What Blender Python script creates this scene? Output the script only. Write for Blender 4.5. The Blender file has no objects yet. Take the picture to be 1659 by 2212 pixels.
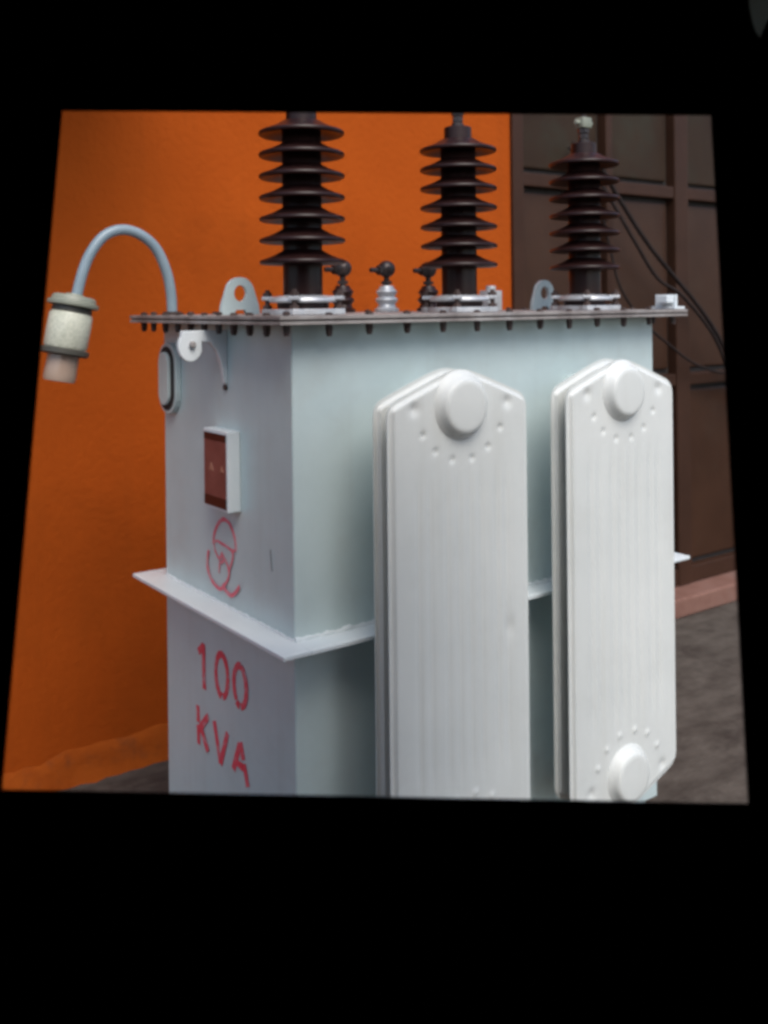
import bpy, bmesh, math, random
from mathutils import Vector, Matrix

random.seed(7)
SC = bpy.context.scene
COL = SC.collection
PI = math.pi

# ------------------------------------------------------------------ camera
CAM = Vector((-0.9318, -1.5330, 1.36))
YAW, ROLL = 0.6159, -0.0107
cam = bpy.data.cameras.new('camera')
cam.sensor_fit = 'VERTICAL'
cam.sensor_height = 24.0
cam.sensor_width = 18.0
cam.lens = 2114.38 / 2212 * 24.0
cam.shift_x = 52.84 / 2212
cam.shift_y = -444.84 / 2212
cam.clip_start = 0.02
cam.clip_end = 500
cam.dof.use_dof = True
cam.dof.focus_distance = 1.95
cam.dof.aperture_fstop = 2.6
camo = bpy.data.objects.new('camera', cam)
camo.matrix_world = (Matrix.Translation(CAM) @ Matrix.Rotation(-YAW, 4, 'Z')
                     @ Matrix.Rotation(PI / 2, 4, 'X') @ Matrix.Rotation(ROLL, 4, 'Z'))
COL.objects.link(camo)
SC.camera = camo

# ------------------------------------------------------------------ light
SUN_TO = Vector((-0.27, -1.0, 0.0)).normalized()
SUN_EL = math.radians(53)
world = bpy.data.worlds.new('World')
SC.world = world
world.use_nodes = True
wn = world.node_tree
bg = wn.nodes['Background']
sky = wn.nodes.new('ShaderNodeTexSky')
sky.sky_type = 'NISHITA'
sky.sun_disc = False
sky.sun_elevation = SUN_EL
sky.sun_rotation = math.atan2(SUN_TO.x, SUN_TO.y)
sky.air_density = 1.0
sky.dust_density = 2.5
wn.links.new(sky.outputs[0], bg.inputs[0])
bg.inputs[1].default_value = 0.15
sun = bpy.data.lights.new('sun', 'SUN')
sun.energy = 1.5
sun.angle = math.radians(40)
sun.color = (1.0, 0.98, 0.95)
suno = bpy.data.objects.new('sun', sun)
d = Vector((SUN_TO.x * math.cos(SUN_EL), SUN_TO.y * math.cos(SUN_EL), math.sin(SUN_EL)))
suno.rotation_euler = d.to_track_quat('Z', 'Y').to_euler()
suno.location = (2, -6, 8)
COL.objects.link(suno)
SC.view_settings.view_transform = 'Standard'
SC.view_settings.look = 'None'
SC.view_settings.exposure = 0.48
SC.view_settings.gamma = 1.0
SC.view_settings.use_curve_mapping = False
SC.cycles.filter_width = 3.3
SC.cycles.max_bounces = 8
SC.cycles.use_denoising = True

# ------------------------------------------------------------------ materials
def mat(name, c1, c2=None, scale=8.0, rough=0.5, bump=0.0, bump_scale=60.0, metallic=0.0,
        spec=0.5, detail=6.0, c3=None, c3_scale=3.0, c3_amt=0.0, stretch=(1, 1, 1), rough_var=0.0, streak=None, streak_amt=0.0, warp=0.0):
    m = bpy.data.materials.new(name)
    m.use_nodes = True
    nt = m.node_tree
    b = nt.nodes['Principled BSDF']
    b.inputs['Roughness'].default_value = rough
    b.inputs['Metallic'].default_value = metallic
    b.inputs['Specular IOR Level'].default_value = spec
    tc = nt.nodes.new('ShaderNodeTexCoord')
    geo = nt.nodes.new('ShaderNodeNewGeometry')
    mp = nt.nodes.new('ShaderNodeMapping')
    mp.inputs['Scale'].default_value = stretch
    nt.links.new(geo.outputs['Position'], mp.inputs[0])
    c2 = c2 or c1
    n = nt.nodes.new('ShaderNodeTexNoise')
    n.inputs['Scale'].default_value = scale
    n.inputs['Detail'].default_value = detail
    n.inputs['Roughness'].default_value = 0.62
    nt.links.new(mp.outputs[0], n.inputs['Vector'])
    r = nt.nodes.new('ShaderNodeValToRGB')
    r.color_ramp.elements[0].position = 0.32
    r.color_ramp.elements[1].position = 0.68
    r.color_ramp.elements[0].color = (*c1, 1)
    r.color_ramp.elements[1].color = (*c2, 1)
    nt.links.new(n.outputs['Fac'], r.inputs[0])
    col = r.outputs[0]
    if c3:
        n3 = nt.nodes.new('ShaderNodeTexNoise')
        n3.inputs['Scale'].default_value = c3_scale
        n3.inputs['Detail'].default_value = 8.0
        n3.inputs['Roughness'].default_value = 0.7
        nt.links.new(geo.outputs['Position'], n3.inputs['Vector'])
        r3 = nt.nodes.new('ShaderNodeValToRGB')
        r3.color_ramp.elements[0].position = 0.52
        r3.color_ramp.elements[1].position = 0.72
        r3.color_ramp.elements[0].color = (0, 0, 0, 1)
        r3.color_ramp.elements[1].color = (c3_amt, c3_amt, c3_amt, 1)
        nt.links.new(n3.outputs['Fac'], r3.inputs[0])
        mx = nt.nodes.new('ShaderNodeMix')
        mx.data_type = 'RGBA'
        nt.links.new(r3.outputs[0], mx.inputs[0])
        nt.links.new(col, mx.inputs[6])
        mx.inputs[7].default_value = (*c3, 1)
        col = mx.outputs[2]
    if streak:
        ms = nt.nodes.new('ShaderNodeMapping')
        ms.inputs['Scale'].default_value = (26, 26, 1.6)
        nt.links.new(geo.outputs['Position'], ms.inputs[0])
        ns = nt.nodes.new('ShaderNodeTexNoise')
        ns.inputs['Scale'].default_value = 1.0
        ns.inputs['Detail'].default_value = 5.0
        nt.links.new(ms.outputs[0], ns.inputs['Vector'])
        rs = nt.nodes.new('ShaderNodeValToRGB')
        rs.color_ramp.elements[0].position = 0.55
        rs.color_ramp.elements[1].position = 0.78
        rs.color_ramp.elements[0].color = (0, 0, 0, 1)
        rs.color_ramp.elements[1].color = (streak_amt, streak_amt, streak_amt, 1)
        nt.links.new(ns.outputs['Fac'], rs.inputs[0])
        mk = nt.nodes.new('ShaderNodeMix')
        mk.data_type = 'RGBA'
        nt.links.new(rs.outputs[0], mk.inputs[0])
        nt.links.new(col, mk.inputs[6])
        mk.inputs[7].default_value = (*streak, 1)
        col = mk.outputs[2]
    nt.links.new(col, b.inputs['Base Color'])
    if rough_var:
        mr = nt.nodes.new('ShaderNodeMapRange')
        mr.inputs['To Min'].default_value = max(0.02, rough - rough_var)
        mr.inputs['To Max'].default_value = min(1, rough + rough_var)
        nt.links.new(n.outputs['Fac'], mr.inputs['Value'])
        nt.links.new(mr.outputs[0], b.inputs['Roughness'])
    if bump:
        nb = nt.nodes.new('ShaderNodeTexNoise')
        nb.inputs['Scale'].default_value = bump_scale
        nb.inputs['Detail'].default_value = 5.0
        nt.links.new(mp.outputs[0], nb.inputs['Vector'])
        bp = nt.nodes.new('ShaderNodeBump')
        bp.inputs['Strength'].default_value = bump
        bp.inputs['Distance'].default_value = 0.004
        nt.links.new(nb.outputs['Fac'], bp.inputs['Height'])
        if warp:
            nw = nt.nodes.new('ShaderNodeTexNoise')
            nw.inputs['Scale'].default_value = 4.0
            nw.inputs['Detail'].default_value = 1.0
            nt.links.new(geo.outputs['Position'], nw.inputs['Vector'])
            bw = nt.nodes.new('ShaderNodeBump')
            bw.inputs['Strength'].default_value = warp
            bw.inputs['Distance'].default_value = 0.02
            nt.links.new(nw.outputs['Fac'], bw.inputs['Height'])
            nt.links.new(bw.outputs[0], bp.inputs['Normal'])
        nt.links.new(bp.outputs[0], b.inputs['Normal'])
    return m

M = {}
M['paint'] = mat('grey enamel', (0.49, 0.590, 0.590), (0.55, 0.65, 0.65), 5, 0.42, 0.05, 45,
                 c3=(0.40, 0.40, 0.37), c3_scale=7, c3_amt=0.22, rough_var=0.08,
                 streak=(0.36, 0.37, 0.34), streak_amt=0.16, warp=0.22)
M['fin'] = mat('pale radiator enamel', (0.63, 0.655, 0.63), (0.68, 0.70, 0.67), 5, 0.45, 0.04, 40,
               c3=(0.50, 0.50, 0.46), c3_scale=6, c3_amt=0.2, rough_var=0.08,
               streak=(0.46, 0.46, 0.40), streak_amt=0.2, warp=0.15)
M['flange'] = mat('pale flange enamel', (0.68, 0.74, 0.76), (0.74, 0.79, 0.80), 9, 0.4, 0.06, 60)
M['lid'] = mat('weathered lid steel', (0.17, 0.145, 0.135), (0.36, 0.33, 0.31), 14, 0.5, 0.1, 60,
               c3=(0.5, 0.5, 0.5), c3_scale=9, c3_amt=0.5)
M['gasket'] = mat('dark gasket and groove shade', (0.02, 0.017, 0.015), (0.035, 0.03, 0.028), 20, 0.8)  # gasket rubber, also used to paint groove shade on door and gauge
M['bolt'] = mat('brown rusted steel', (0.035, 0.02, 0.017), (0.08, 0.05, 0.042), 40, 0.55, 0.1, 120)
M['porcelain'] = mat('brown glazed porcelain', (0.016, 0.0065, 0.006), (0.026, 0.010, 0.009), 12, 0.34, spec=0.28)
M['zinc'] = mat('zinc plated steel', (0.42, 0.44, 0.46), (0.62, 0.64, 0.66), 25, 0.38, 0.05, 80, metallic=0.35)
M['darkmetal'] = mat('dark bronze', (0.03, 0.024, 0.024), (0.07, 0.055, 0.052), 30, 0.35, metallic=0.6)
M['pipe'] = mat('blue grey pipe paint', (0.20, 0.27, 0.31), (0.26, 0.33, 0.37), 12, 0.35)
M['cap'] = mat('olive grey plastic', (0.20, 0.22, 0.17), (0.28, 0.29, 0.23), 18, 0.45)
M['cap_dark'] = mat('dark olive collar', (0.045, 0.045, 0.035), (0.08, 0.075, 0.06), 18, 0.5)
M['gel'] = mat('pale silica gel', (0.44, 0.46, 0.36), (0.66, 0.66, 0.54), 160, 0.35, 0.3, 190)
M['cup'] = mat('amber oil cup', (0.34, 0.24, 0.18), (0.42, 0.31, 0.24), 14, 0.25)
M['red'] = mat('red stencil paint', (0.78, 0.055, 0.085), (0.80, 0.10, 0.14), 30, 0.55,
               c3=(0.58, 0.50, 0.52), c3_scale=42, c3_amt=1.0)
M['pink'] = mat('thin red paint', (0.76, 0.13, 0.18), (0.76, 0.22, 0.27), 30, 0.55,
                c3=(0.58, 0.50, 0.51), c3_scale=30, c3_amt=0.9)
M['pencil'] = mat('grey scratch', (0.2, 0.21, 0.22), (0.28, 0.29, 0.3), 40, 0.6)
M['plate'] = mat('brown name plate', (0.17, 0.055, 0.048), (0.24, 0.085, 0.072), 22, 0.35)
M['plate_dark'] = mat('dark plate band', (0.025, 0.008, 0.010), (0.04, 0.012, 0.012), 22, 0.35)
M['plate_light'] = mat('worn plate letters', (0.36, 0.16, 0.11), (0.42, 0.2, 0.14), 60, 0.4)
M['glass'] = mat('dark gauge glass', (0.03, 0.028, 0.025), (0.05, 0.045, 0.04), 12, 0.12)
M['wall'] = mat('orange wall paint', (0.35, 0.061, 0.005), (0.42, 0.078, 0.007), 1.6, 0.9, 0.7, 48, spec=0.1,
                streak=(0.22, 0.045, 0.006), streak_amt=0.15, c3=(0.23, 0.045, 0.004), c3_scale=1.1, c3_amt=0.55)
M['skirt'] = mat('rough orange render', (0.28, 0.055, 0.006), (0.38, 0.082, 0.009), 7, 0.9, 0.9, 34, spec=0.1,
                 c3=(0.10, 0.04, 0.02), c3_scale=9, c3_amt=0.6)
M['gate'] = mat('brown door paint', (0.036, 0.0145, 0.0070), (0.048, 0.0205, 0.0105), 5, 0.4, 0.05, 40, spec=0.25,
                c3=(0.055, 0.032, 0.020), c3_scale=4, c3_amt=0.4)
M['gate_frame'] = mat('brown frame paint', (0.036, 0.0155, 0.0085), (0.048, 0.021, 0.012), 5, 0.5, 0.1, 40, spec=0.2)
M['pane'] = mat('dark pane with reflection tint', (0.030, 0.0165, 0.0095), (0.038, 0.0235, 0.0135), 6, 0.55, spec=0.15,
                c3=(0.034, 0.036, 0.024), c3_scale=2.5, c3_amt=0.7)  # greenish patches paint a reflection into the pane colour
M['reflector'] = mat('pale reflector face', (0.62, 0.64, 0.64), (0.72, 0.73, 0.72), 5, 0.9, 0.4, 40, spec=0.1)  # pale outer face of the board, added to bounce light onto the tank
M['step'] = mat('red oxide step', (0.16, 0.072, 0.05), (0.24, 0.125, 0.095), 6, 0.8, 0.5, 40,
                c3=(0.10, 0.07, 0.06), c3_scale=6, c3_amt=0.6)
M['ground'] = mat('worn concrete', (0.056, 0.046, 0.038), (0.108, 0.093, 0.078), 7, 0.9, 0.8, 34, spec=0.15,
                  c3=(0.034, 0.026, 0.022), c3_scale=5, c3_amt=0.9, stretch=(1.0, 2.0, 1.0))
M['cable'] = mat('black cable rubber', (0.016, 0.011, 0.010), (0.028, 0.020, 0.018), 20, 0.8, spec=0.2)
M['dark'] = mat('black matt board', (0.010, 0.008, 0.008), (0.014, 0.010, 0.010), 5, 0.95, spec=0.05)

def translucent(name, c):
    m = bpy.data.materials.new(name)
    m.use_nodes = True
    nt = m.node_tree
    nt.nodes.remove(nt.nodes['Principled BSDF'])
    tr = nt.nodes.new('ShaderNodeBsdfTranslucent')
    n = nt.nodes.new('ShaderNodeTexNoise')
    n.inputs['Scale'].default_value = 30
    r = nt.nodes.new('ShaderNodeValToRGB')
    r.color_ramp.elements[0].color = (c[0] * .6, c[1] * .6, c[2] * .6, 1)
    r.color_ramp.elements[1].color = (*c, 1)
    nt.links.new(n.outputs['Fac'], r.inputs[0])
    nt.links.new(r.outputs[0], tr.inputs[0])
    nt.links.new(tr.outputs[0], nt.nodes['Material Output'].inputs[0])
    return m
M['gleam'] = translucent('translucent grey gleam', (0.30, 0.38, 0.37))

# ------------------------------------------------------------------ helpers
class MB:
    def __init__(s): s.v = []; s.f = []; s.sm = []
    def add(s, vs, fs, smooth=False):
        o = len(s.v)
        s.v += [tuple(v) for v in vs]
        for f in fs:
            s.f.append([i + o for i in f]); s.sm.append(smooth)
        return s
    def box(s, x0, x1, y0, y1, z0, z1):
        vs = [(x, y, z) for z in (z0, z1) for y in (y0, y1) for x in (x0, x1)]
        return s.add(vs, [(0, 2, 3, 1), (4, 5, 7, 6), (0, 1, 5, 4), (2, 6, 7, 3), (0, 4, 6, 2), (1, 3, 7, 5)])
    def lathe(s, prof, n=32, mtx=None, smooth=True):
        """prof: (r, z) list, revolved about z"""
        vs, fs = [], []
        k = len(prof)
        for i in range(n):
            a = 2 * PI * i / n
            for r, z in prof:
                v = Vector((r * math.cos(a), r * math.sin(a), z))
                vs.append(mtx @ v if mtx else v)
        for i in range(n):
            j = (i + 1) % n
            for q in range(k - 1):
                fs.append((i * k + q, j * k + q, j * k + q + 1, i * k + q + 1))
        return s.add(vs, fs, smooth)
    def cyl(s, r, z0, z1, n=24, mtx=None, bev=0.0, r1=None):
        r1 = r if r1 is None else r1
        p = [(0.0002, z0), (r - bev, z0), (r, z0 + bev), (r1, z1 - bev), (r1 - bev, z1), (0.0002, z1)]
        if bev == 0: p = [(0.0002, z0), (r, z0), (r1, z1), (0.0002, z1)]
        return s.lathe(p, n, mtx, smooth=(n > 8))
    def tube(s, pts, r, n=12, caps=True):
        pts = [Vector(p) for p in pts]
        vs, fs = [], []
        prev = None
        for i, p in enumerate(pts):
            t = (pts[min(i + 1, len(pts) - 1)] - pts[max(i - 1, 0)]).normalized()
            if prev is None:
                a = t.orthogonal().normalized()
            else:
                a = (prev - t * prev.dot(t)).normalized()
            prev = a
            b = t.cross(a)
            rr = r(i) if callable(r) else r
            for k in range(n):
                an = 2 * PI * k / n
                vs.append(p + (a * math.cos(an) + b * math.sin(an)) * rr)
        for i in range(len(pts) - 1):
            for k in range(n):
                k2 = (k + 1) % n
                fs.append((i * n + k, i * n + k2, (i + 1) * n + k2, (i + 1) * n + k))
        if caps:
            fs.append(tuple(range(n))[::-1]); fs.append(tuple((len(pts) - 1) * n + k for k in range(n)))
        return s.add(vs, fs, True)
    def prism(s, outline, a0, a1, plane='xz', smooth=False):
        """outline in plane coords; extruded along the third axis"""
        def P(u, v, w):
            return {'xz': (u, w, v), 'yz': (w, u, v), 'xy': (u, v, w)}[plane]
        n = len(outline)
        vs = [P(u, v, a0) for u, v in outline] + [P(u, v, a1) for u, v in outline]
        fs = [tuple(range(n)), tuple(range(n, 2 * n))[::-1]]
        fs += [(i, i + n, (i + 1) % n + n, (i + 1) % n) for i in range(n)]
        return s.add(vs, fs, smooth)
    def mesh(s, name, material, bevel=0.0, seg=2):
        me = bpy.data.meshes.new(name)
        me.from_pydata(s.v, [], s.f)
        for p, sm in zip(me.polygons, s.sm): p.use_smooth = sm
        bm = bmesh.new(); bm.from_mesh(me)
        bmesh.ops.recalc_face_normals(bm, faces=bm.faces)
        if bevel:
            bmesh.ops.bevel(bm, geom=[e for e in bm.edges if e.calc_face_angle(0) > 0.6], offset=bevel,
                            segments=seg, affect='EDGES', profile=0.6, clamp_overlap=True)
        bm.to_mesh(me); bm.free()
        if any(s.sm):
            try: me.set_sharp_from_angle(angle=math.radians(38))
            except Exception: pass
        me.materials.append(material)
        return me

def put(name, me, parent=None, loc=(0, 0, 0), rotz=0.0):
    o = bpy.data.objects.new(name, me)
    COL.objects.link(o)
    o.location = loc
    o.rotation_euler = (0, 0, rotz)
    if parent is not None:
        o.parent = parent
        if parent.type == 'EMPTY':
            o.matrix_parent_inverse = Matrix.Translation(-parent.location)
    return o

def thing(name, loc, label, cat, group=None):
    o = bpy.data.objects.new(name, None)
    o.location = loc
    COL.objects.link(o)
    o['label'] = label; o['category'] = cat
    if group: o['group'] = group
    return o

def struct(o):
    o['kind'] = 'structure'
    return o

def catmull(pts, k=6):
    P = [Vector(p) for p in pts]
    out = []
    for i in range(len(P) - 1):
        p0, p1, p2, p3 = P[max(i - 1, 0)], P[i], P[i + 1], P[min(i + 2, len(P) - 1)]
        for j in range(k):
            t = j / k
            out.append(0.5 * ((2 * p1) + (p2 - p0) * t + (2 * p0 - 5 * p1 + 4 * p2 - p3) * t * t
                              + (3 * p1 - p0 - 3 * p2 + p3) * t ** 3))
    out.append(P[-1])
    return out

def sstep(a, b, x):
    t = max(0.0, min(1.0, (x - a) / (b - a)))
    return t * t * (3 - 2 * t)

# ------------------------------------------------------------------ the setting
WY = 1.25                                   # face of the wall behind
g = MB()
nx = 60
def gh(x, y): return 0.0
g.add([(-60, -60, 0), (60, -60, 0), (60, 60, 0), (-60, 60, 0)], [(0, 1, 2, 3)])
struct(put('ground', g.mesh('ground', M['ground'])))

gm = MB()
rnd = random.Random(3)
for i in range(420):
    x, y = rnd.uniform(1.0, 3.6), rnd.uniform(-0.5, 1.08)
    r0 = rnd.uniform(.002, .0065)
    vs = [(x + r0 * math.cos(a + rnd.uniform(-.3, .3)), y + r0 * math.sin(a) * rnd.uniform(.6, 1), 0.0) for a in (0, 1.3, 2.5, 3.8, 5.0)]
    vs += [(x + rnd.uniform(-.3, .3) * r0, y + rnd.uniform(-.3, .3) * r0, r0 * rnd.uniform(.4, .8))]
    gm.add(vs, [(q, (q + 1) % 5, 5) for q in range(5)])
grit = put('grit', gm.mesh('grit', M['ground']))
grit['kind'] = 'stuff'; grit['label'] = 'loose grit scattered over the concrete ground'; grit['category'] = 'grit'

# orange wall with an opening for the door
DX0, DX1, DZ1 = 1.766, 4.02, 2.75
wall = thing('wall', (0, WY, 0), 'orange painted wall standing behind the grey transformer', 'wall')
wm = MB()
wm.box(-1.55, DX0, WY, WY + 0.22, 0, 3.4)
wm.box(DX1, 9, WY, WY + 0.22, 0, 3.4)
wm.box(DX0, DX1, WY, WY + 0.22, DZ1, 3.4)
put('wall_face', wm.mesh('wall_face', M['wall']), wall)
# rough skirting at the wall foot
sk = MB()
N = 90
rows = []
for i in range(N + 1):
    x = -1.55 + i * (DX0 + 1.55 - 0.02) / N
    w = 0.008 * math.sin(x * 9) + 0.006 * math.sin(x * 23 + 1) + random.uniform(-.006, .006)
    top = 0.085 + w
    out = 0.016 + random.uniform(-.006, .006)
    rows.append([(x, WY - 0.001, top + .004), (x, WY - out * .55, top - .006), (x, WY - out, top - 0.03 + random.uniform(-.006, .006)),
                 (x, WY - out - .008 + random.uniform(-.004, .004), 0.028), (x, WY - out - .022 + random.uniform(-.008, .008), 0.0)])
vs = [v for r in rows for v in r]
fs = [(i * 5 + k, i * 5 + k + 1, (i + 1) * 5 + k + 1, (i + 1) * 5 + k) for i in range(N) for k in range(4)]
sk.add(vs, fs, True)
put('skirting', sk.mesh('skirting', M['skirt']), wall)

# unseen sheet added above the left part to shade the wall
can = thing('added_canopy', (-0.7, WY, 2.35), 'unseen flat sheet added to shade the upper left wall', 'added_canopy')
m = MB().box(-1.55, 0.15, WY - 0.85, WY - 0.001, 2.36, 2.385)
put('sheet', m.mesh('sheet', M['gate']), can)
for x in (-1.4, -0.7, 0.0):
    m = MB().prism([(WY - .001, 2.05), (WY - .03, 2.05), (WY - .62, 2.358), (WY - .001, 2.358)], x, x + .03, 'yz')
    put('added_bracket', m.mesh('added_bracket', M['gate']), can)

# step below the door
st = MB()
st.box(1.80, 4.3, 1.115, WY + 0.2, 0.0, 0.082)
struct(put('step', st.mesh('step', M['step'], 0.012, 3)))

# brown panelled door
gate = thing('door', (1.9, WY, 0.085), 'dark brown panelled metal door set in the orange wall', 'door')
Z = 1.36
YF = WY - 0.015
stiles = [(1.768, 1.828), (2.312, 2.352), (2.772, 2.868), (3.40, 3.44), (3.955, 4.018)]
rails = [(0.085, 0.16), (0.985, 1.040), (1.828, 1.882), (2.68, 2.748)]
for a, b in stiles:
    m = MB().box(a, b, YF, WY + 0.05, 0.085, 2.748)
    put('stile', m.mesh('stile', M['gate_frame'], 0.006), gate)
for i in range(len(stiles) - 1):
    x0, x1 = stiles[i][1] + .001, stiles[i + 1][0] - .001
    for a, b in rails:
        if i == 0 and 0.9 < a < 1.2: pass
        m = MB().box(x0, x1, YF + 0.004, WY + 0.048, a, b)
        put('rail', m.mesh('rail', M['gate_frame'], 0.006), gate)
    for k in range(len(rails) - 1):
        z0, z1 = rails[k][1], rails[k + 1][0]
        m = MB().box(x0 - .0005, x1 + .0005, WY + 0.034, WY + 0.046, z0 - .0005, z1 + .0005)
        p = put('panel', m.mesh('panel', M['gasket']), gate)  # dark backing paints the recess shade into the panel grooves
        m = MB().box(x0 + .022, x1 - .022, WY + 0.016, WY + 0.0335, z0 + .022, z1 - .022)
        put('raised_field', m.mesh('raised_field', M['pane' if k == 2 else 'gate'], 0.012), p)

# ------------------------------------------------------------------ the transformer
W, D = 1.0261, 0.5637
TR = thing('power_transformer', (W / 2, D / 2, 0), 'pale grey oil transformer with three tall brown insulators and 100 KVA lettering', 'transformer')
tk = MB().box(0, W, 0, D, 0.16, 1.3270)
tank = put('tank', tk.mesh('tank', M['paint'], 0.004, 3), TR)
# base frame and skid channels under the tank
for y in (0.06, D - 0.12):
    m = MB().box(-0.03, W + 0.03, y, y + 0.06, 0.07, 0.1595)
    put('base_channel', m.mesh('base_channel', M['paint'], 0.004), TR)
for x in (0.12, W - 0.12):
    for y in (0.09, D - 0.09):
        m = MB().cyl(0.045, -0.02, 0.02, 24, Matrix.Translation((x, y, 0.0452)) @ Matrix.Rotation(PI / 2, 4, 'X'), 0.004)
        put('roller', m.mesh('roller', M['bolt']), TR)

# stiffening flange round the middle of the tank
zf, wf = 0.7474, 0.0579
fl = MB().box(-wf, -0.0005, -wf, D + wf, zf - 0.008, zf)
put('stiffener', fl.mesh('stiffener', M['flange'], 0.0015), TR)
fl = MB().box(W + 0.0005, W + wf, -wf, D + wf, zf - 0.008, zf)
put('stiffener', fl.mesh('stiffener', M['flange'], 0.0015), TR)
fl = MB().box(0.0, W, -wf, -0.0005, zf - 0.0085, zf - 0.0005)
put('stiffener', fl.mesh('stiffener', M['flange'], 0.0015), TR)
fl = MB().box(0.0, W, D + 0.0005, D + wf, zf - 0.0085, zf - 0.0005)
put('stiffener', fl.mesh('stiffener', M['flange'], 0.0015), TR)
wb = MB()
pts = [(0.0, D - i * D / 90, zf + random.uniform(-.0005, .0015)) for i in range(91)]
wb.tube(pts, lambda i: 0.0035 + random.uniform(-.001, .0012), 8)
pts = [(i * W / 160, 0.0, zf + random.uniform(-.0005, .002)) for i in range(161)]
wb.tube(pts, lambda i: 0.004 + random.uniform(-.0012, .003), 8)
put('weld_bead', wb.mesh('weld_bead', M['flange']), tank)

# rim, gasket, lid
OL = 0.0584
def plate(z0, z1, inset=0.0, mm='lid', bev=0.0012):
    return MB().box(-OL + inset, W + OL - inset, -OL + inset, D + OL - inset, z0, z1)
put('tank_rim', plate(1.3274, 1.3336).mesh('tank_rim', M['lid'], 0.0012), TR)
put('gasket', plate(1.3338, 1.3366, 0.004).mesh('gasket', M['gasket']), TR)
lid = put('lid', plate(1.3368, 1.3440).mesh('lid', M['lid'], 0.0012), TR)
LZ = 1.3440

bm_ = MB()
bm_.cyl(0.0050, 1.3065, 1.3505, 10)
bm_.cyl(0.0075, 1.3175, 1.3272, 6)
bm_.cyl(0.0068, 1.3105, 1.3170, 6)
bm_.cyl(0.0080, 1.3442, 1.3488, 6)
bolt = bm_.mesh('bolt', M['bolt'])
bo = 0.036
spots = []
for i in range(13):
    x = -bo + 0.004 + i * (W + 2 * bo - .008) / 12
    spots += [(x, -bo), (x, D + bo)]
for i in range(1, 10):
    y = -bo + i * (D + 2 * bo) / 10
    spots += [(-bo, y), (W + bo, y)]
for x, y in spots:
    put('bolt', bolt, TR, (x, y, random.uniform(-.0015, .0015)), random.uniform(0, 1))

# radiators
HW, ZS, ZA, ZBS, ZBA = 0.172, 1.182, 1.240, 0.332, 0.274
def ftop(x):
    a = math.sqrt(x * x + 0.030 ** 2) - 0.030
    am = math.sqrt(HW * HW + 0.030 ** 2) - 0.030
    z = ZS + (ZA - ZS) * (1 - a / am)
    e = HW - abs(x)
    r = 0.022
    if e < r: z -= r - math.sqrt(max(0, r * r - (r - e) ** 2))
    return z
def fbot(x): return ZBA + (ZA - ftop(x))
DIM = [(-0.115, 1.172, .011, .0045), (0.115, 1.172, .011, .0045)]
for sgn in (1, -1):
    zc = 1.172 if sgn > 0 else 0.342
    for ang in (-62, -38, -14, 12, 36, 62):
        a = math.radians(ang)
        DIM.append((0.108 * math.sin(a), zc - sgn * 0.102 * math.cos(a), .0058, .0035 * (1 if sgn > 0 else -1)))
DIM += [(-0.115, 0.342, .011, .0045), (0.115, 0.342, .011, .0045)]
GRO = [-0.108, -0.080, -0.040, -0.012, 0.016, 0.044, 0.084, 0.110]
def fin_mesh(name, dent=None):
    nc, nr = 104, 270
    xs = [-HW + 2 * HW * (0.5 - 0.5 * math.cos(PI * i / nc) * 1.0) * 0.25 + 2 * HW * (i / nc) * 0.75 for i in range(nc + 1)]
    m = MB()
    vs, idx = [], {}
    for side in (0, 1):
        for i, x in enumerate(xs):
            t, b = ftop(x), fbot(x)
            for j in range(nr + 1):
                f = j / nr
                z = b + (t - b) * (f * 0.8 + 0.2 * (0.5 - 0.5 * math.cos(PI * f)))
                de = min(HW - abs(x), (t - z) * .93, (z - b) * .93)
                h = 0.0012 + 0.0068 * sstep(0.006, 0.014, de)
                if side == 0:
                    mz = sstep(ZS - 0.10, ZS - 0.19, z) * sstep(ZBS + 0.10, ZBS + 0.19, z)
                    if mz > 0:
                        for gx in GRO:
                            q = (x - gx) / 0.0075
                            if abs(q) < 3: h -= 0.0025 * mz * math.exp(-q * q)
                    for (dx, dz, dr, dd) in DIM:
                        q2 = ((x - dx) ** 2 + (z - dz) ** 2) / dr ** 2
                        if q2 < 7: h -= dd * math.exp(-q2)
                    if dent:
                        q2 = ((x - dent[0]) / dent[2]) ** 2 + ((z - dent[1]) / dent[3]) ** 2
                        if q2 < 7: h -= dent[4] * math.exp(-q2)
                if de < 1e-6: h = 0.0012
                idx[side, i, j] = len(vs)
                vs.append((x, -h if side == 0 else h, z))
    fs = []
    for side in (0, 1):
        for i in range(nc):
            for j in range(nr):
                q = (idx[side, i, j], idx[side, i + 1, j], idx[side, i + 1, j + 1], idx[side, i, j + 1])
                fs.append(q if side == 0 else q[::-1])
    for i in range(nc):
        for j in (0, nr):
            fs.append((idx[0, i, j], idx[1, i, j], idx[1, i + 1, j], idx[0, i + 1, j]))
    for j in range(nr):
        for i in (0, nc):
            fs.append((idx[0, i, j], idx[0, i, j + 1], idx[1, i, j + 1], idx[1, i, j]))
    m.add(vs, fs, True)
    return m.mesh(name, M['fin'])
fin_a = fin_mesh('fin', dent=(0.118, 0.735, 0.010, 0.020, 0.0035))
fin_b = fin_mesh('fin')
YFIN, YBACK = -0.1415, -0.1000
toY = Matrix.Rotation(PI / 2, 4, 'X')        # local z -> -y
capm = MB()
capm.lathe([(0.067, -0.002), (0.064, 0.0015), (0.0595, 0.0045), (0.0560, 0.0090), (0.0525, 0.0155), (0.0495, 0.0190), (0.0455, 0.0207), (0.039, 0.0212), (0.0003, 0.0213)], 48, toY)
cap_me = capm.mesh('header_cap', M['fin'])
hdr_me = MB().cyl(0.036, 0.0005, -YFIN - 0.004, 32, toY).mesh('header_pipe', M['paint'])
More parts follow.
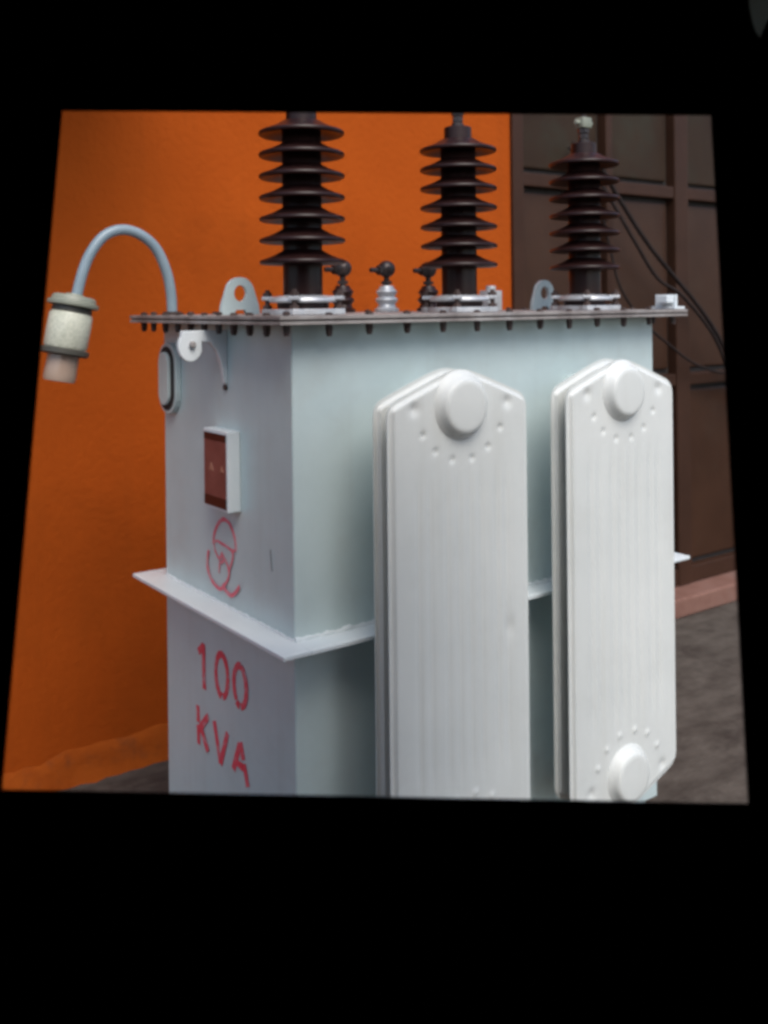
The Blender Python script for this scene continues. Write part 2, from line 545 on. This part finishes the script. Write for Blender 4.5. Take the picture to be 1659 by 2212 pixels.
for k, cx in enumerate((0.1089 + HW, 0.5663 + HW)):
    r = put('radiator', fin_a if k == 0 else fin_b, TR, (cx, YFIN, 0))
    r['label'] = 'flat panel radiator nearest the lettered side' if k == 0 else 'flat panel radiator nearest the brown door'
    put('back_fin', fin_b, r, (0, YBACK - YFIN, 0))
    put('header_pipe', hdr_me, r, (0, -YFIN, 1.166))
    put('header_pipe', hdr_me, r, (0, -YFIN, 0.345))
    put('header_cap', cap_me, r, (-0.004, -0.0075, 1.172))
    put('header_cap', cap_me, r, (-0.002, -0.0075, 0.352))

# tall brown insulators
def sphere_profile(r, n=8): return [(max(.0003, r * math.sin(PI * i / n)), -r * math.cos(PI * i / n)) for i in range(n + 1)]
RC = 0.0395
z0 = LZ
por = MB()
por.lathe([(0.0003, z0 + .012), (0.050, z0 + .012), (0.052, z0 + .016), (0.052, z0 + .030), (0.046, z0 + .036), (RC, z0 + .040), (RC, 1.36 + .362),
           (RC - .003, 1.36 + .366), (0.031, 1.36 + .368), (0.0305, 1.36 + .3965), (0.029, 1.36 + .398), (0.0003, 1.36 + .398)], 40)
por_me = por.mesh('insulator', M['porcelain'])
sh = MB()
sh.lathe([(RC - .001, 0.0225), (0.043, 0.0195), (0.056, 0.0125), (0.072, 0.0062), (0.081, 0.0034), (0.0850, 0.0012), (0.0862, -0.0020), (0.0852, -0.0050), (0.0825, -0.0066),
          (0.079, -0.0064), (0.068, -0.0030), (0.054, 0.0012), (0.044, 0.0034), (RC - .001, 0.004)], 56)
shed_me = sh.mesh('shed', M['porcelain'])
fl = MB()
out = []
for i in range(48):
    a = 2 * PI * i / 48
    rr = 0.070 + 0.016 * max(0, math.cos(4 * (a - PI / 4))) ** 3
    out.append((rr * math.cos(a), rr * math.sin(a)))
fl.prism(out, z0 + .0005, z0 + .0115, 'xy')
flange_me = fl.mesh('base_flange', M['zinc'], 0.0015)
cl = MB()
cl.lathe([(0.0525, z0 + .024), (0.066, z0 + .0245), (0.0685, z0 + .028), (0.0665, z0 + .0335), (0.056, z0 + .0365), (0.0475, z0 + .0385), (0.0470, z0 + .036), (0.0525, z0 + .0335), (0.0525, z0 + .024)], 48)
clamp_me = cl.mesh('clamp_ring', M['zinc'])
cb = MB()
cb.cyl(0.005, z0 + .009, z0 + .050, 10)
cb.cyl(0.0095, z0 + .0118, z0 + .019, 6)
cb.cyl(0.0095, z0 + .0372, z0 + .0445, 6)
cb_me = cb.mesh('clamp_bolt', M['bolt'])
lg = MB().box(0.050, 0.083, -0.011, 0.011, z0 + .0290, z0 + .0368)
ear_me = lg.mesh('clamp_ear', M['zinc'], 0.002)
tm = MB()
tm.cyl(0.0075, 1.36 + .398, 1.36 + .470, 16, None, 0.001)
tm.cyl(0.014, 1.36 + .3985, 1.36 + .408, 24, None, 0.002)
tm.cyl(0.0125, 1.36 + .410, 1.36 + .421, 6)
tm.cyl(0.0145, 1.36 + .424, 1.36 + .434, 6)
term_me = tm.mesh('terminal_stud', M['darkmetal'])
for k, x in enumerate((0.107, 0.520, 0.933)):
    b = put('insulator', por_me, TR, (x, 0.13, 0))
    for i in range(7):
        put('shed', shed_me, b, (0, 0, 1.36 + .091 + i * .0428))
    put('base_flange', flange_me, b)
    put('clamp_ring', clamp_me, b)
    for q in range(4):
        a = PI / 4 + q * PI / 2
        put('clamp_bolt', cb_me, b, (.0735 * math.cos(a), .0735 * math.sin(a), 0), a)
        put('clamp_ear', ear_me, b, (0, 0, 0), a)
    put('terminal_stud', term_me, b)
# bright connector on the farthest one
cn = MB()
cn.box(-0.016, 0.016, -0.014, 0.014, 1.36 + .436, 1.36 + .462)
cn.cyl(0.006, -0.03, 0.03, 12, Matrix.Translation((0, 0, 1.36 + .449)) @ Matrix.Rotation(PI / 2, 4, 'Y'))
put('terminal_clamp', cn.mesh('terminal_clamp', M['cap'], 0.003), b)

# small low voltage bushings behind
lp = MB()
lp.lathe([(0.0003, LZ + .001), (0.030, LZ + .001), (0.031, LZ + .008), (0.024, LZ + .012), (0.021, LZ + .020), (0.026, LZ + .026), (0.0285, LZ + .031), (0.026, LZ + .035),
          (0.0205, LZ + .039), (0.024, LZ + .046), (0.0265, LZ + .051), (0.024, LZ + .055), (0.0195, LZ + .059), (0.0165, LZ + .066), (0.0003, LZ + .068)], 28)
lv_dark = lp.mesh('bushing', M['porcelain'])
lv_light = lp.mesh('bushing', M['zinc'])
hd = MB()
hd.cyl(0.007, LZ + .066, LZ + .115, 12)
hd.cyl(0.0145, LZ + .0695, LZ + .078, 6)
hd.lathe([(r * 1.0, z * 0.95) for r, z in sphere_profile(0.0225, 10)], 24, Matrix.Translation((0, 0, LZ + .108)))
head_me = hd.mesh('terminal_head', M['darkmetal'])
sb = MB()
rX = Matrix.Rotation(-PI / 2, 4, 'Y')
sb.cyl(0.0062, 0.012, 0.050, 12, Matrix.Translation((0, 0, LZ + .105)) @ rX, 0.001)
sb.cyl(0.0125, 0.019, 0.027, 6, Matrix.Translation((0, 0, LZ + .105)) @ rX)
stub_me = sb.mesh('terminal_bolt', M['darkmetal'])
for k, x in enumerate((0.408, 0.541, 0.676, 0.811)):
    b2 = put('bushing', lv_light if k == 1 else lv_dark, TR, (x, 0.43, 0))
    put('terminal_head', head_me, b2)
    put('terminal_bolt', stub_me, b2, (0, 0, 0), (-0.05, 0.0, 0.08, 0)[k])

# lifting lugs on the lid
def lug(name='lifting_lug'):
    w, h = 0.047, 0.079
    outl = [(-w, 0), (-w * .35, 0), (-w * .22, .010), (w * .22, .010), (w * .35, 0), (w, 0), (w * .93, .020)]
    for i in range(13):
        a = math.radians(12 + i * 13)
        outl.append((0.0335 * math.cos(a), h - 0.0335 + 0.0335 * math.sin(a)))
    outl += [(-w * .93, .020)]
    hole = [(0.0155 * math.cos(2 * PI * i / 20), h - 0.034 + 0.0175 * math.sin(2 * PI * i / 20)) for i in range(20)]
    bm = bmesh.new()
    def loop(pts):
        vv = [bm.verts.new((u, 0, v)) for u, v in pts]
        return [bm.edges.new((vv[i], vv[(i + 1) % len(vv)])) for i in range(len(vv))]
    e = loop(outl) + loop(hole)
    bmesh.ops.triangle_fill(bm, use_beauty=True, edges=e)
    r = bmesh.ops.extrude_face_region(bm, geom=bm.faces[:], use_keep_orig=True)
    bmesh.ops.translate(bm, vec=(0, 0.010, 0), verts=[v for v in r['geom'] if isinstance(v, bmesh.types.BMVert)])
    bmesh.ops.recalc_face_normals(bm, faces=bm.faces)
    me = bpy.data.meshes.new(name)
    bm.to_mesh(me); bm.free()
    me.materials.append(M['paint'])
    return me
lug_me = lug()
for (x, y) in ((0.058, 0.30), (0.968, 0.30)):
    put('lifting_lug', lug_me, TR, (x, y, LZ + 0.0006))
# pocket box and earthing clamp on the lid
m = MB().box(0.757, 0.803, 0.290, 0.325, LZ + .0005, 1.36 + .036)
m.cyl(0.013, 1.36 + .0362, 1.36 + .048, 12, Matrix.Translation((0.78, 0.307, 0)))
put('thermometer_pocket', m.mesh('thermometer_pocket', M['zinc'], 0.002), TR)
m = MB().box(1.045, 1.083, -0.052, 0.02, LZ + .0005, LZ + .007)
m.box(1.056, 1.064, -0.045, 0.015, LZ + .0072, LZ + .036)
m.cyl(0.009, 0, 0.02, 6, Matrix.Translation((1.064, -0.012, LZ + .022)) @ Matrix.Rotation(PI / 2, 4, 'Y'))
m.box(1.030, 1.056, -0.040, -0.008, LZ + .016, LZ + .034)
put('earth_clamp', m.mesh('earth_clamp', M['flange'], 0.002), TR)

# breather: bent pipe with a jar of gel hanging from it
BY = 0.53
pp = catmull([(0.006, BY, LZ + .001), (0.004, BY, 1.36 + .030), (-0.006, BY, 1.36 + .080), (-0.030, BY, 1.36 + .132), (-0.066, BY, 1.36 + .163), (-0.109, BY, 1.36 + .174),
              (-0.150, BY, 1.36 + .160), (-0.182, BY, 1.36 + .122), (-0.202, BY, 1.36 + .075), (-0.216, BY, 1.36 + .022)], 8)
br = put('breather', MB().tube(pp, 0.0118, 16).mesh('breather', M['pipe']), TR)
br['label'] = 'blue grey bent pipe with a pale gel jar hanging from its end'
m = MB().cyl(0.022, LZ + .0005, LZ + .008, 6, Matrix.Translation((0.006, BY, 0)))
put('pipe_nut', m.mesh('pipe_nut', M['bolt']), br)
ax = Vector((0.20, 0.0, 1.0)).normalized()          # jar axis leans a little
top = Vector((-0.2195, BY, 1.36 + .024))
JM = Matrix.Translation(top) @ ax.to_track_quat('Z', 'Y').to_matrix().to_4x4()
def jar(name, prof, mm):
    return put(name, MB().lathe(prof, 36, JM).mesh(name, mm), br)
jar('jar_lid', [(0.0003, .008), (0.018, .008), (0.020, .004), (0.043, .003), (0.046, 0), (0.0475, -.008), (0.0535, -.0095), (0.0545, -.014), (0.0535, -.0185), (0.044, -.020), (0.0003, -.0202)], M['cap'])
jar('jar_collar', [(0.0003, -.0204), (0.0415, -.0205), (0.0425, -.030), (0.0405, -.0325), (0.0003, -.0328)], M['cap_dark'])
jar('gel_jar', [(0.0003, -.033), (0.0425, -.033), (0.0455, -.038), (0.0460, -.070), (0.0455, -.104), (0.043, -.109), (0.0003, -.109)], M['gel'])
jar('lower_collar', [(0.0003, -.1092), (0.046, -.1092), (0.0515, -.112), (0.0515, -.121), (0.047, -.1245), (0.0003, -.1246)], M['cap_dark'])
jar('oil_cup', [(0.0003, -.1248), (0.0335, -.1248), (0.0335, -.150), (0.0345, -.172), (0.032, -.180), (0.0003, -.181)], M['cup'])
# lifting hook with gusset under the lid, on the lettered side
hk = [(-0.0004, 1.3145), (-0.0004, 1.203), (-0.008, 1.207), (-0.013, 1.240), (-0.024, 1.272), (-0.042, 1.292), (-0.058, 1.292)]
for i in range(12):
    a = math.radians(-20 - i * 18)
    hk.append((-0.082 + 0.026 * math.cos(a) * 1.0, 1.283 + 0.030 * math.sin(a)))
hk += [(-0.100, 1.3145)]
m = MB().prism(hk, 0.250, 0.261, 'xz')
put('lifting_hook', m.mesh('lifting_hook', M['flange'], 0.0015), TR)
m = MB().cyl(0.0070, -0.0085, -0.0005, 16, Matrix.Translation((-0.080, 0.250, 1.287)) @ Matrix.Rotation(-PI / 2, 4, 'X'), 0.002)
put('hook_pin', m.mesh('hook_pin', M['lid']), TR)
m = MB().cyl(0.006, 0.0, 0.006, 10, Matrix.Translation((-0.001, 0.2555, 1.197)) @ Matrix.Rotation(-PI / 2, 4, 'Y'), 0.001)
put('weld_spot', m.mesh('weld_spot', M['bolt']), TR)

# oil gauge near the back corner
def stadium(hw, hh, cx, cz, n=10):
    o = []
    for i in range(n + 1):
        a = PI * i / n
        o.append((cx + hw * math.cos(a), cz + hh - hw + hw * math.sin(a)))
    for i in range(n + 1):
        a = PI + PI * i / n
        o.append((cx + hw * math.cos(a), cz - hh + hw + hw * math.sin(a)))
    return o
gz, gy = 1.36 - 0.158, 0.518
m = MB().prism(stadium(0.047, 0.080, gy, gz), -0.014, -0.0005, 'yz')
gg = put('oil_gauge', m.mesh('oil_gauge', M['paint'], 0.002), TR)
m = MB().prism(stadium(0.039, 0.072, gy, gz), -0.0155, -0.0142, 'yz')
put('gauge_gap_shade', m.mesh('gauge_gap_shade', M['gasket']), gg)  # dark ring paints the shadow gap round the raised block
m = MB().prism(stadium(0.026, 0.060, gy, gz), -0.024, -0.0157, 'yz')
put('gauge_window', m.mesh('gauge_window', M['paint'], 0.003), gg)

# name plate box
m = MB().box(-0.029, -0.0005, 0.200, 0.307, 0.952, 1.113)
pb = put('name_plate', m.mesh('name_plate', M['flange'], 0.002), TR)
pb['label'] = 'brown plate in a white raised frame'
m = MB().box(-0.0305, -0.0292, 0.206, 0.301, 0.9785, 1.0915)
put('plate_face', m.mesh('plate_face', M['plate']), pb)
m = MB().box(-0.0308, -0.0292, 0.206, 0.301, 0.9578, 0.9783)
put('plate_band', m.mesh('plate_band', M['plate_dark']), pb)
m = MB().box(-0.0308, -0.0292, 0.206, 0.301, 1.0917, 1.1060)
put('plate_band', m.mesh('plate_band', M['plate_dark']), pb)
for (ya, yb, za, zb) in ((0.258, 0.279, 1.030, 1.046), (0.214, 0.231, 1.031, 1.043)):
    outl = [(ya, za), (yb, za), ((ya + yb) / 2, zb)]
    m = MB().prism(outl, -0.0313, -0.0305, 'yz')
    put('plate_mark', m.mesh('plate_mark', M['plate_light']), pb)

# painted lettering and emblem on the end of the tank
def ribbon(mb, pts, w, x):
    P = [Vector(p) for p in pts]
    closed = (P[0] - P[-1]).length < 1e-4
    if closed: P = P[:-1]
    n = len(P)
    L, R = [], []
    for i in range(n):
        a = P[(i - 1) % n] if (closed or i > 0) else P[i]
        b = P[(i + 1) % n] if (closed or i < n - 1) else P[i]
        t = (b - a).normalized()
        nn = Vector((-t.y, t.x)) * (w / 2 * random.uniform(.88, 1.12))
        L.append(P[i] + nn); R.append(P[i] - nn)
    vs = [(x, p.x, p.y) for p in L] + [(x, p.x, p.y) for p in R]
    vs += [(x + .0008, p.x, p.y) for p in L] + [(x + .0008, p.x, p.y) for p in R]
    fs = []
    for i in range(n if closed else n - 1):
        j = (i + 1) % n
        fs += [(i, j, n + j, n + i), (2 * n + i, 3 * n + i, 3 * n + j, 2 * n + j),
               (i, 2 * n + i, 2 * n + j, j), (n + i, n + j, 3 * n + j, 3 * n + i)]
    if not closed:
        fs += [(0, n, 3 * n, 2 * n), (n - 1, 2 * n - 1 + 2 * n, 2 * n - 1, n - 1)[:3], (n - 1, 3 * n - 1, 4 * n - 1, 2 * n - 1)]
        fs.pop(-2)
    mb.add(vs, fs)
def oval(cy, cz, hy, hz):
    return [(cy + hy * math.cos(2 * PI * i / 28), cz + hz * math.sin(2 * PI * i / 28)) for i in range(29)]
def arc(cy, cz, hy, hz, a0, a1): return [(cy + hy * math.cos(math.radians(a0 + (a1 - a0) * i / 16)), cz + hz * math.sin(math.radians(a0 + (a1 - a0) * i / 16))) for i in range(17)]
def sub(a, b, k=4): return [(a[0] + (b[0] - a[0]) * i / k, a[1] + (b[1] - a[1]) * i / k) for i in range(k + 1)]
GLY = [
    ('painted_digit', [sub((0.399, 0.617), (0.3735, 0.637)), sub((0.3735, 0.641), (0.3710, 0.545), 8)], 0.0155),
    ('painted_digit', [arc(0.290, 0.5985, 0.0270, 0.0440, -84, 262)], 0.0150),
    ('painted_digit', [arc(0.2105, 0.601, 0.0265, 0.0405, -52, 96), arc(0.2105, 0.601, 0.0265, 0.0405, 102, 262), arc(0.2105, 0.601, 0.0265, 0.0405, 276, 302)], 0.0145),
    ('painted_letter', [sub((0.4048, 0.4990), (0.4032, 0.4640), 3), sub((0.4027, 0.4570), (0.4008, 0.4170), 4), sub((0.353, 0.4930), (0.3965, 0.4510)), sub((0.3870, 0.4570), (0.355, 0.4170), 5)], 0.0150),
    ('painted_letter', [sub((0.3270, 0.4920), (0.3003, 0.4120), 6), sub((0.2995, 0.4130), (0.2665, 0.4870), 6)], 0.0145),
    ('painted_letter', [sub((0.2430, 0.4220), (0.2160, 0.4820), 6), sub((0.2115, 0.4890), (0.1990, 0.4570), 4), sub((0.1965, 0.4510), (0.1810, 0.4110), 4), sub((0.2290, 0.4430), (0.1970, 0.4420))], 0.0150),
]
for nm, strokes, w in GLY:
    mb = MB()
    for q, s in enumerate(strokes):
        ribbon(mb, s, w, -0.0012 - q * 0.0005)
    put(nm, mb.mesh(nm, M['red']), tank)
EMB = [[(0.3232, 0.8650), (0.3167, 0.8872), (0.2999, 0.9099), (0.2763, 0.9242), (0.2514, 0.9213), (0.2374, 0.9094), (0.2265, 0.8923), (0.2205, 0.8715)],
       [(0.2205, 0.8715), (0.2383, 0.8672), (0.2608, 0.8707), (0.2838, 0.8728), (0.305, 0.8745), (0.3232, 0.8650)],
       [(0.3170, 0.8650), (0.3132, 0.8542), (0.3014, 0.8428), (0.2922, 0.8368), (0.2942, 0.8227), (0.2962, 0.8095)],
       [(0.293, 0.8406), (0.278, 0.8485), (0.274, 0.8405), (0.2881, 0.8318)],
       [(0.2375, 0.8660), (0.2320, 0.8580), (0.2385, 0.8420), (0.2490, 0.8260), (0.2519, 0.8104), (0.2638, 0.7962), (0.2794, 0.7868)],
       [(0.2842, 0.8541), (0.2709, 0.846), (0.2563, 0.8345), (0.2496, 0.8205)],
       [(0.3400, 0.8480), (0.3462, 0.8277), (0.3449, 0.808), (0.3329, 0.7926), (0.3149, 0.7823), (0.2902, 0.7781), (0.2723, 0.7865)],
       [(0.2723, 0.7855), (0.2567, 0.7784), (0.2396, 0.7763), (0.22, 0.787), (0.2046, 0.8023)]]
WID = [.0066, .0046, .0042, .0060, .0052, .0046, .0062, .0066]
mb = MB()
for q, s in enumerate(EMB):
    ribbon(mb, [(p.x, p.y) for p in catmull(s, 5)], WID[q] * 1.25, -0.0012 - q * 0.0004)
put('painted_emblem', mb.mesh('painted_emblem', M['pink']), tank)
mb = MB()
ribbon(mb, [(0.0843, 0.8993), (0.0815, 0.88), (0.0783, 0.8593)], .0030, -0.0012)
put('scratch', mb.mesh('scratch', M['pencil']), tank)

# ------------------------------------------------------------------ cables in front of the door
CY = 1.16
def cable(pts, r, label):
    o = put('cable', MB().tube(catmull(pts, 10), r, 10).mesh('cable', M['cable']))
    o['label'] = label; o['category'] = 'cable'; o['group'] = 'cables drooping before the door'
    return o
cable([(2.10, WY - .02, 2.02), (2.20, 1.17, 1.92), (2.294, 1.16, 1.802), (2.469, 1.16, 1.625), (2.638, 1.16, 1.489), (2.799, 1.16, 1.367), (2.95, 1.16, 1.23), (3.088, 1.16, 1.066), (3.25, 1.18, 0.93), (3.40, WY - .02, 0.90)], 0.0095,
      'thick black cable running down from the farthest insulator, topmost of three')
cable([(2.08, WY - .02, 2.00), (2.15, 1.14, 1.86), (2.231, 1.12, 1.748), (2.345, 1.12, 1.619), (2.492, 1.12, 1.466), (2.647, 1.11, 1.388), (2.841, 1.10, 1.223), (2.993, 1.12, 1.051), (3.18, 1.17, 0.94), (3.40, WY - .02, 0.88)], 0.0075,
      'black cable hanging just below the topmost one before the door')
cable([(2.16, WY - .02, 1.98), (2.22, 1.19, 1.75), (2.271, 1.18, 1.572), (2.327, 1.18, 1.428), (2.459, 1.18, 1.29), (2.628, 1.18, 1.186), (2.822, 1.18, 1.087), (3.028, 1.18, 1.036), (3.172, 1.18, 1.051), (3.40, WY - .02, 1.10)], 0.006,
      'thin black cable drooping lowest behind the lid corner')

# ------------------------------------------------------------------ dark enclosure added round the camera to keep the surround black
R = Vector((math.cos(YAW), -math.sin(YAW), 0))
F = Vector((math.sin(YAW), math.cos(YAW), 0))
shed = thing('added_surround', (CAM.x, CAM.y, 0), 'pitch black screen surround, added as an unlit enclosure with a bright rectangular opening', 'shed')  # shed here means the added surround, no real building
Q = [Vector(q) for q in ((-0.581, -0.4857, 1.5741), (-0.0284, -0.9034, 1.5575), (-0.1274, -1.0036, 0.9007), (-0.6791, -0.5883, 0.9108))]
nrm = Vector((0.5858, 0.7833, -0.2079)).normalized()
e1 = (Q[1] - Q[0]); e1 = (e1 - nrm * e1.dot(nrm)).normalized()
e1 = (R - nrm * R.dot(nrm)).normalized()
e2 = nrm.cross(e1)
if e2.z < 0: e2 = -e2
O = Q[0]
def uv(p): return ((p - O).dot(e1), (p - O).dot(e2))
ROOF = 1.722
u0, u1 = -0.30, 0.90
v_top = (ROOF + 0.01 - O.z) / e2.z
v_bot = (0.004 - O.z) / e2.z
hole = [uv(q) for q in Q]
pc = uv(Vector((0.0382, -0.9216, 1.6766)))
# rounded slot added near the upper right corner, daylight imitates a grey gleam
slot = [(pc[0] - .0115, pc[1] + .05), (pc[0] - .013, pc[1] + .015), (pc[0] - .0125, pc[1] - .002), (pc[0] - .011, pc[1] - .016), (pc[0] - .0085, pc[1] - .027), (pc[0] - .004, pc[1] - .034), (pc[0] + .001, pc[1] - .030),
        (pc[0] + .006, pc[1] - .018), (pc[0] + .013, pc[1] - .004), (pc[0] + .03, pc[1] + .015), (pc[0] + .03, pc[1] + .05)]
bm = bmesh.new()
def addloop(pts):
    vv = [bm.verts.new(O + e1 * a + e2 * b) for a, b in pts]
    return vv, [bm.edges.new((vv[i], vv[(i + 1) % len(vv)])) for i in range(len(vv))]
ov, oe = addloop([(u0, v_bot), (u1, v_bot), (u1, v_top), (u0, v_top)])
hv, he = addloop(hole)
sv, se = addloop(slot)
bmesh.ops.triangle_fill(bm, use_beauty=True, edges=oe + he + se)
r = bmesh.ops.extrude_face_region(bm, geom=bm.faces[:], use_keep_orig=True)
new = [v for v in r['geom'] if isinstance(v, bmesh.types.BMVert)]
c0 = sum(Q, Vector()) / 4
for v in new:
    inside = any((v.co - q).length < 2e-3 for q in Q)
    v.co += nrm * 0.02
    if inside: v.co += (v.co - c0).normalized() * 0.03      # reveal splays outwards
bmesh.ops.recalc_face_normals(bm, faces=bm.faces)
me = bpy.data.meshes.new('front_board'); bm.to_mesh(me); bm.free()
me.materials.append(M['dark'])
me.materials.append(M['reflector'])
for p in me.polygons:
    if abs((p.center - O).dot(nrm) - 0.02) < 0.002 and abs(p.normal.dot(nrm)) > 0.95: p.material_index = 1  # outer face made pale as an added reflector
put('front_board', me, shed)
pm = MB()
sl = [(a + (a - pc[0]) * .1, b + (b - pc[1]) * .1) for a, b in slot]
vs = [O + e1 * a + e2 * b + nrm * 0.021 for a, b in sl] + [O + e1 * a + e2 * b + nrm * 0.0225 for a, b in sl]
n = len(sl)
pm.add(vs, [tuple(range(n)), tuple(range(n, 2 * n))[::-1]] + [(i, (i + 1) % n, (i + 1) % n + n, i + n) for i in range(n)])
fp = put('gleam_patch', pm.mesh('gleam_patch', M['gleam']), shed)  # translucent cover added to pass daylight as a dim grey gleam
fp['label'] = 'dim grey rounded patch at the upper right corner'

def P3(r_, f_, z_): return Vector((CAM.x, CAM.y, 0)) + R * r_ + F * f_ + Vector((0, 0, z_))
def slab(name, corners, thick):
    """corners: 4 points, thickness vector"""
    m = MB()
    vs = [Vector(c) for c in corners] + [Vector(c) + Vector(thick) for c in corners]
    m.add(vs, [(0, 1, 2, 3), (7, 6, 5, 4), (0, 4, 5, 1), (1, 5, 6, 2), (2, 6, 7, 3), (3, 7, 4, 0)])
    put(name, m.mesh(name, M['dark']), shed)
fb = (O + e2 * v_bot - CAM).dot(F); ft = (O + e2 * v_top - CAM).dot(F)
oR = (O - CAM).dot(R)
rl, rr = oR + u0 + 0.01, oR + u1 - 0.01
BK = -1.25
slab('surround_side_wall', [P3(rl, BK, .003), P3(rl, fb + .03, .003), P3(rl, ft + .03, ROOF), P3(rl, BK, ROOF)], -R * 0.03)
slab('surround_side_wall', [P3(rr, BK, .003), P3(rr, fb + .03, .003), P3(rr, ft + .03, ROOF), P3(rr, BK, ROOF)], R * 0.03)
slab('surround_roof', [P3(rl - .04, BK - .04, ROOF + .002), P3(rr + .04, BK - .04, ROOF + .002), P3(rr + .04, ft + .05, ROOF + .002), P3(rl - .04, ft + .05, ROOF + .002)], Vector((0, 0, .02)))
slab('surround_back_wall', [P3(rl - .03, BK, .003), P3(rr + .03, BK, .003), P3(rr + .03, BK, ROOF), P3(rl - .03, BK, ROOF)], -F * 0.03)
slab('surround_floor', [P3(rl, BK, .004), P3(rr, BK, .004), P3(rr, fb, .004), P3(rl, fb, .004)], Vector((0, 0, .012)))
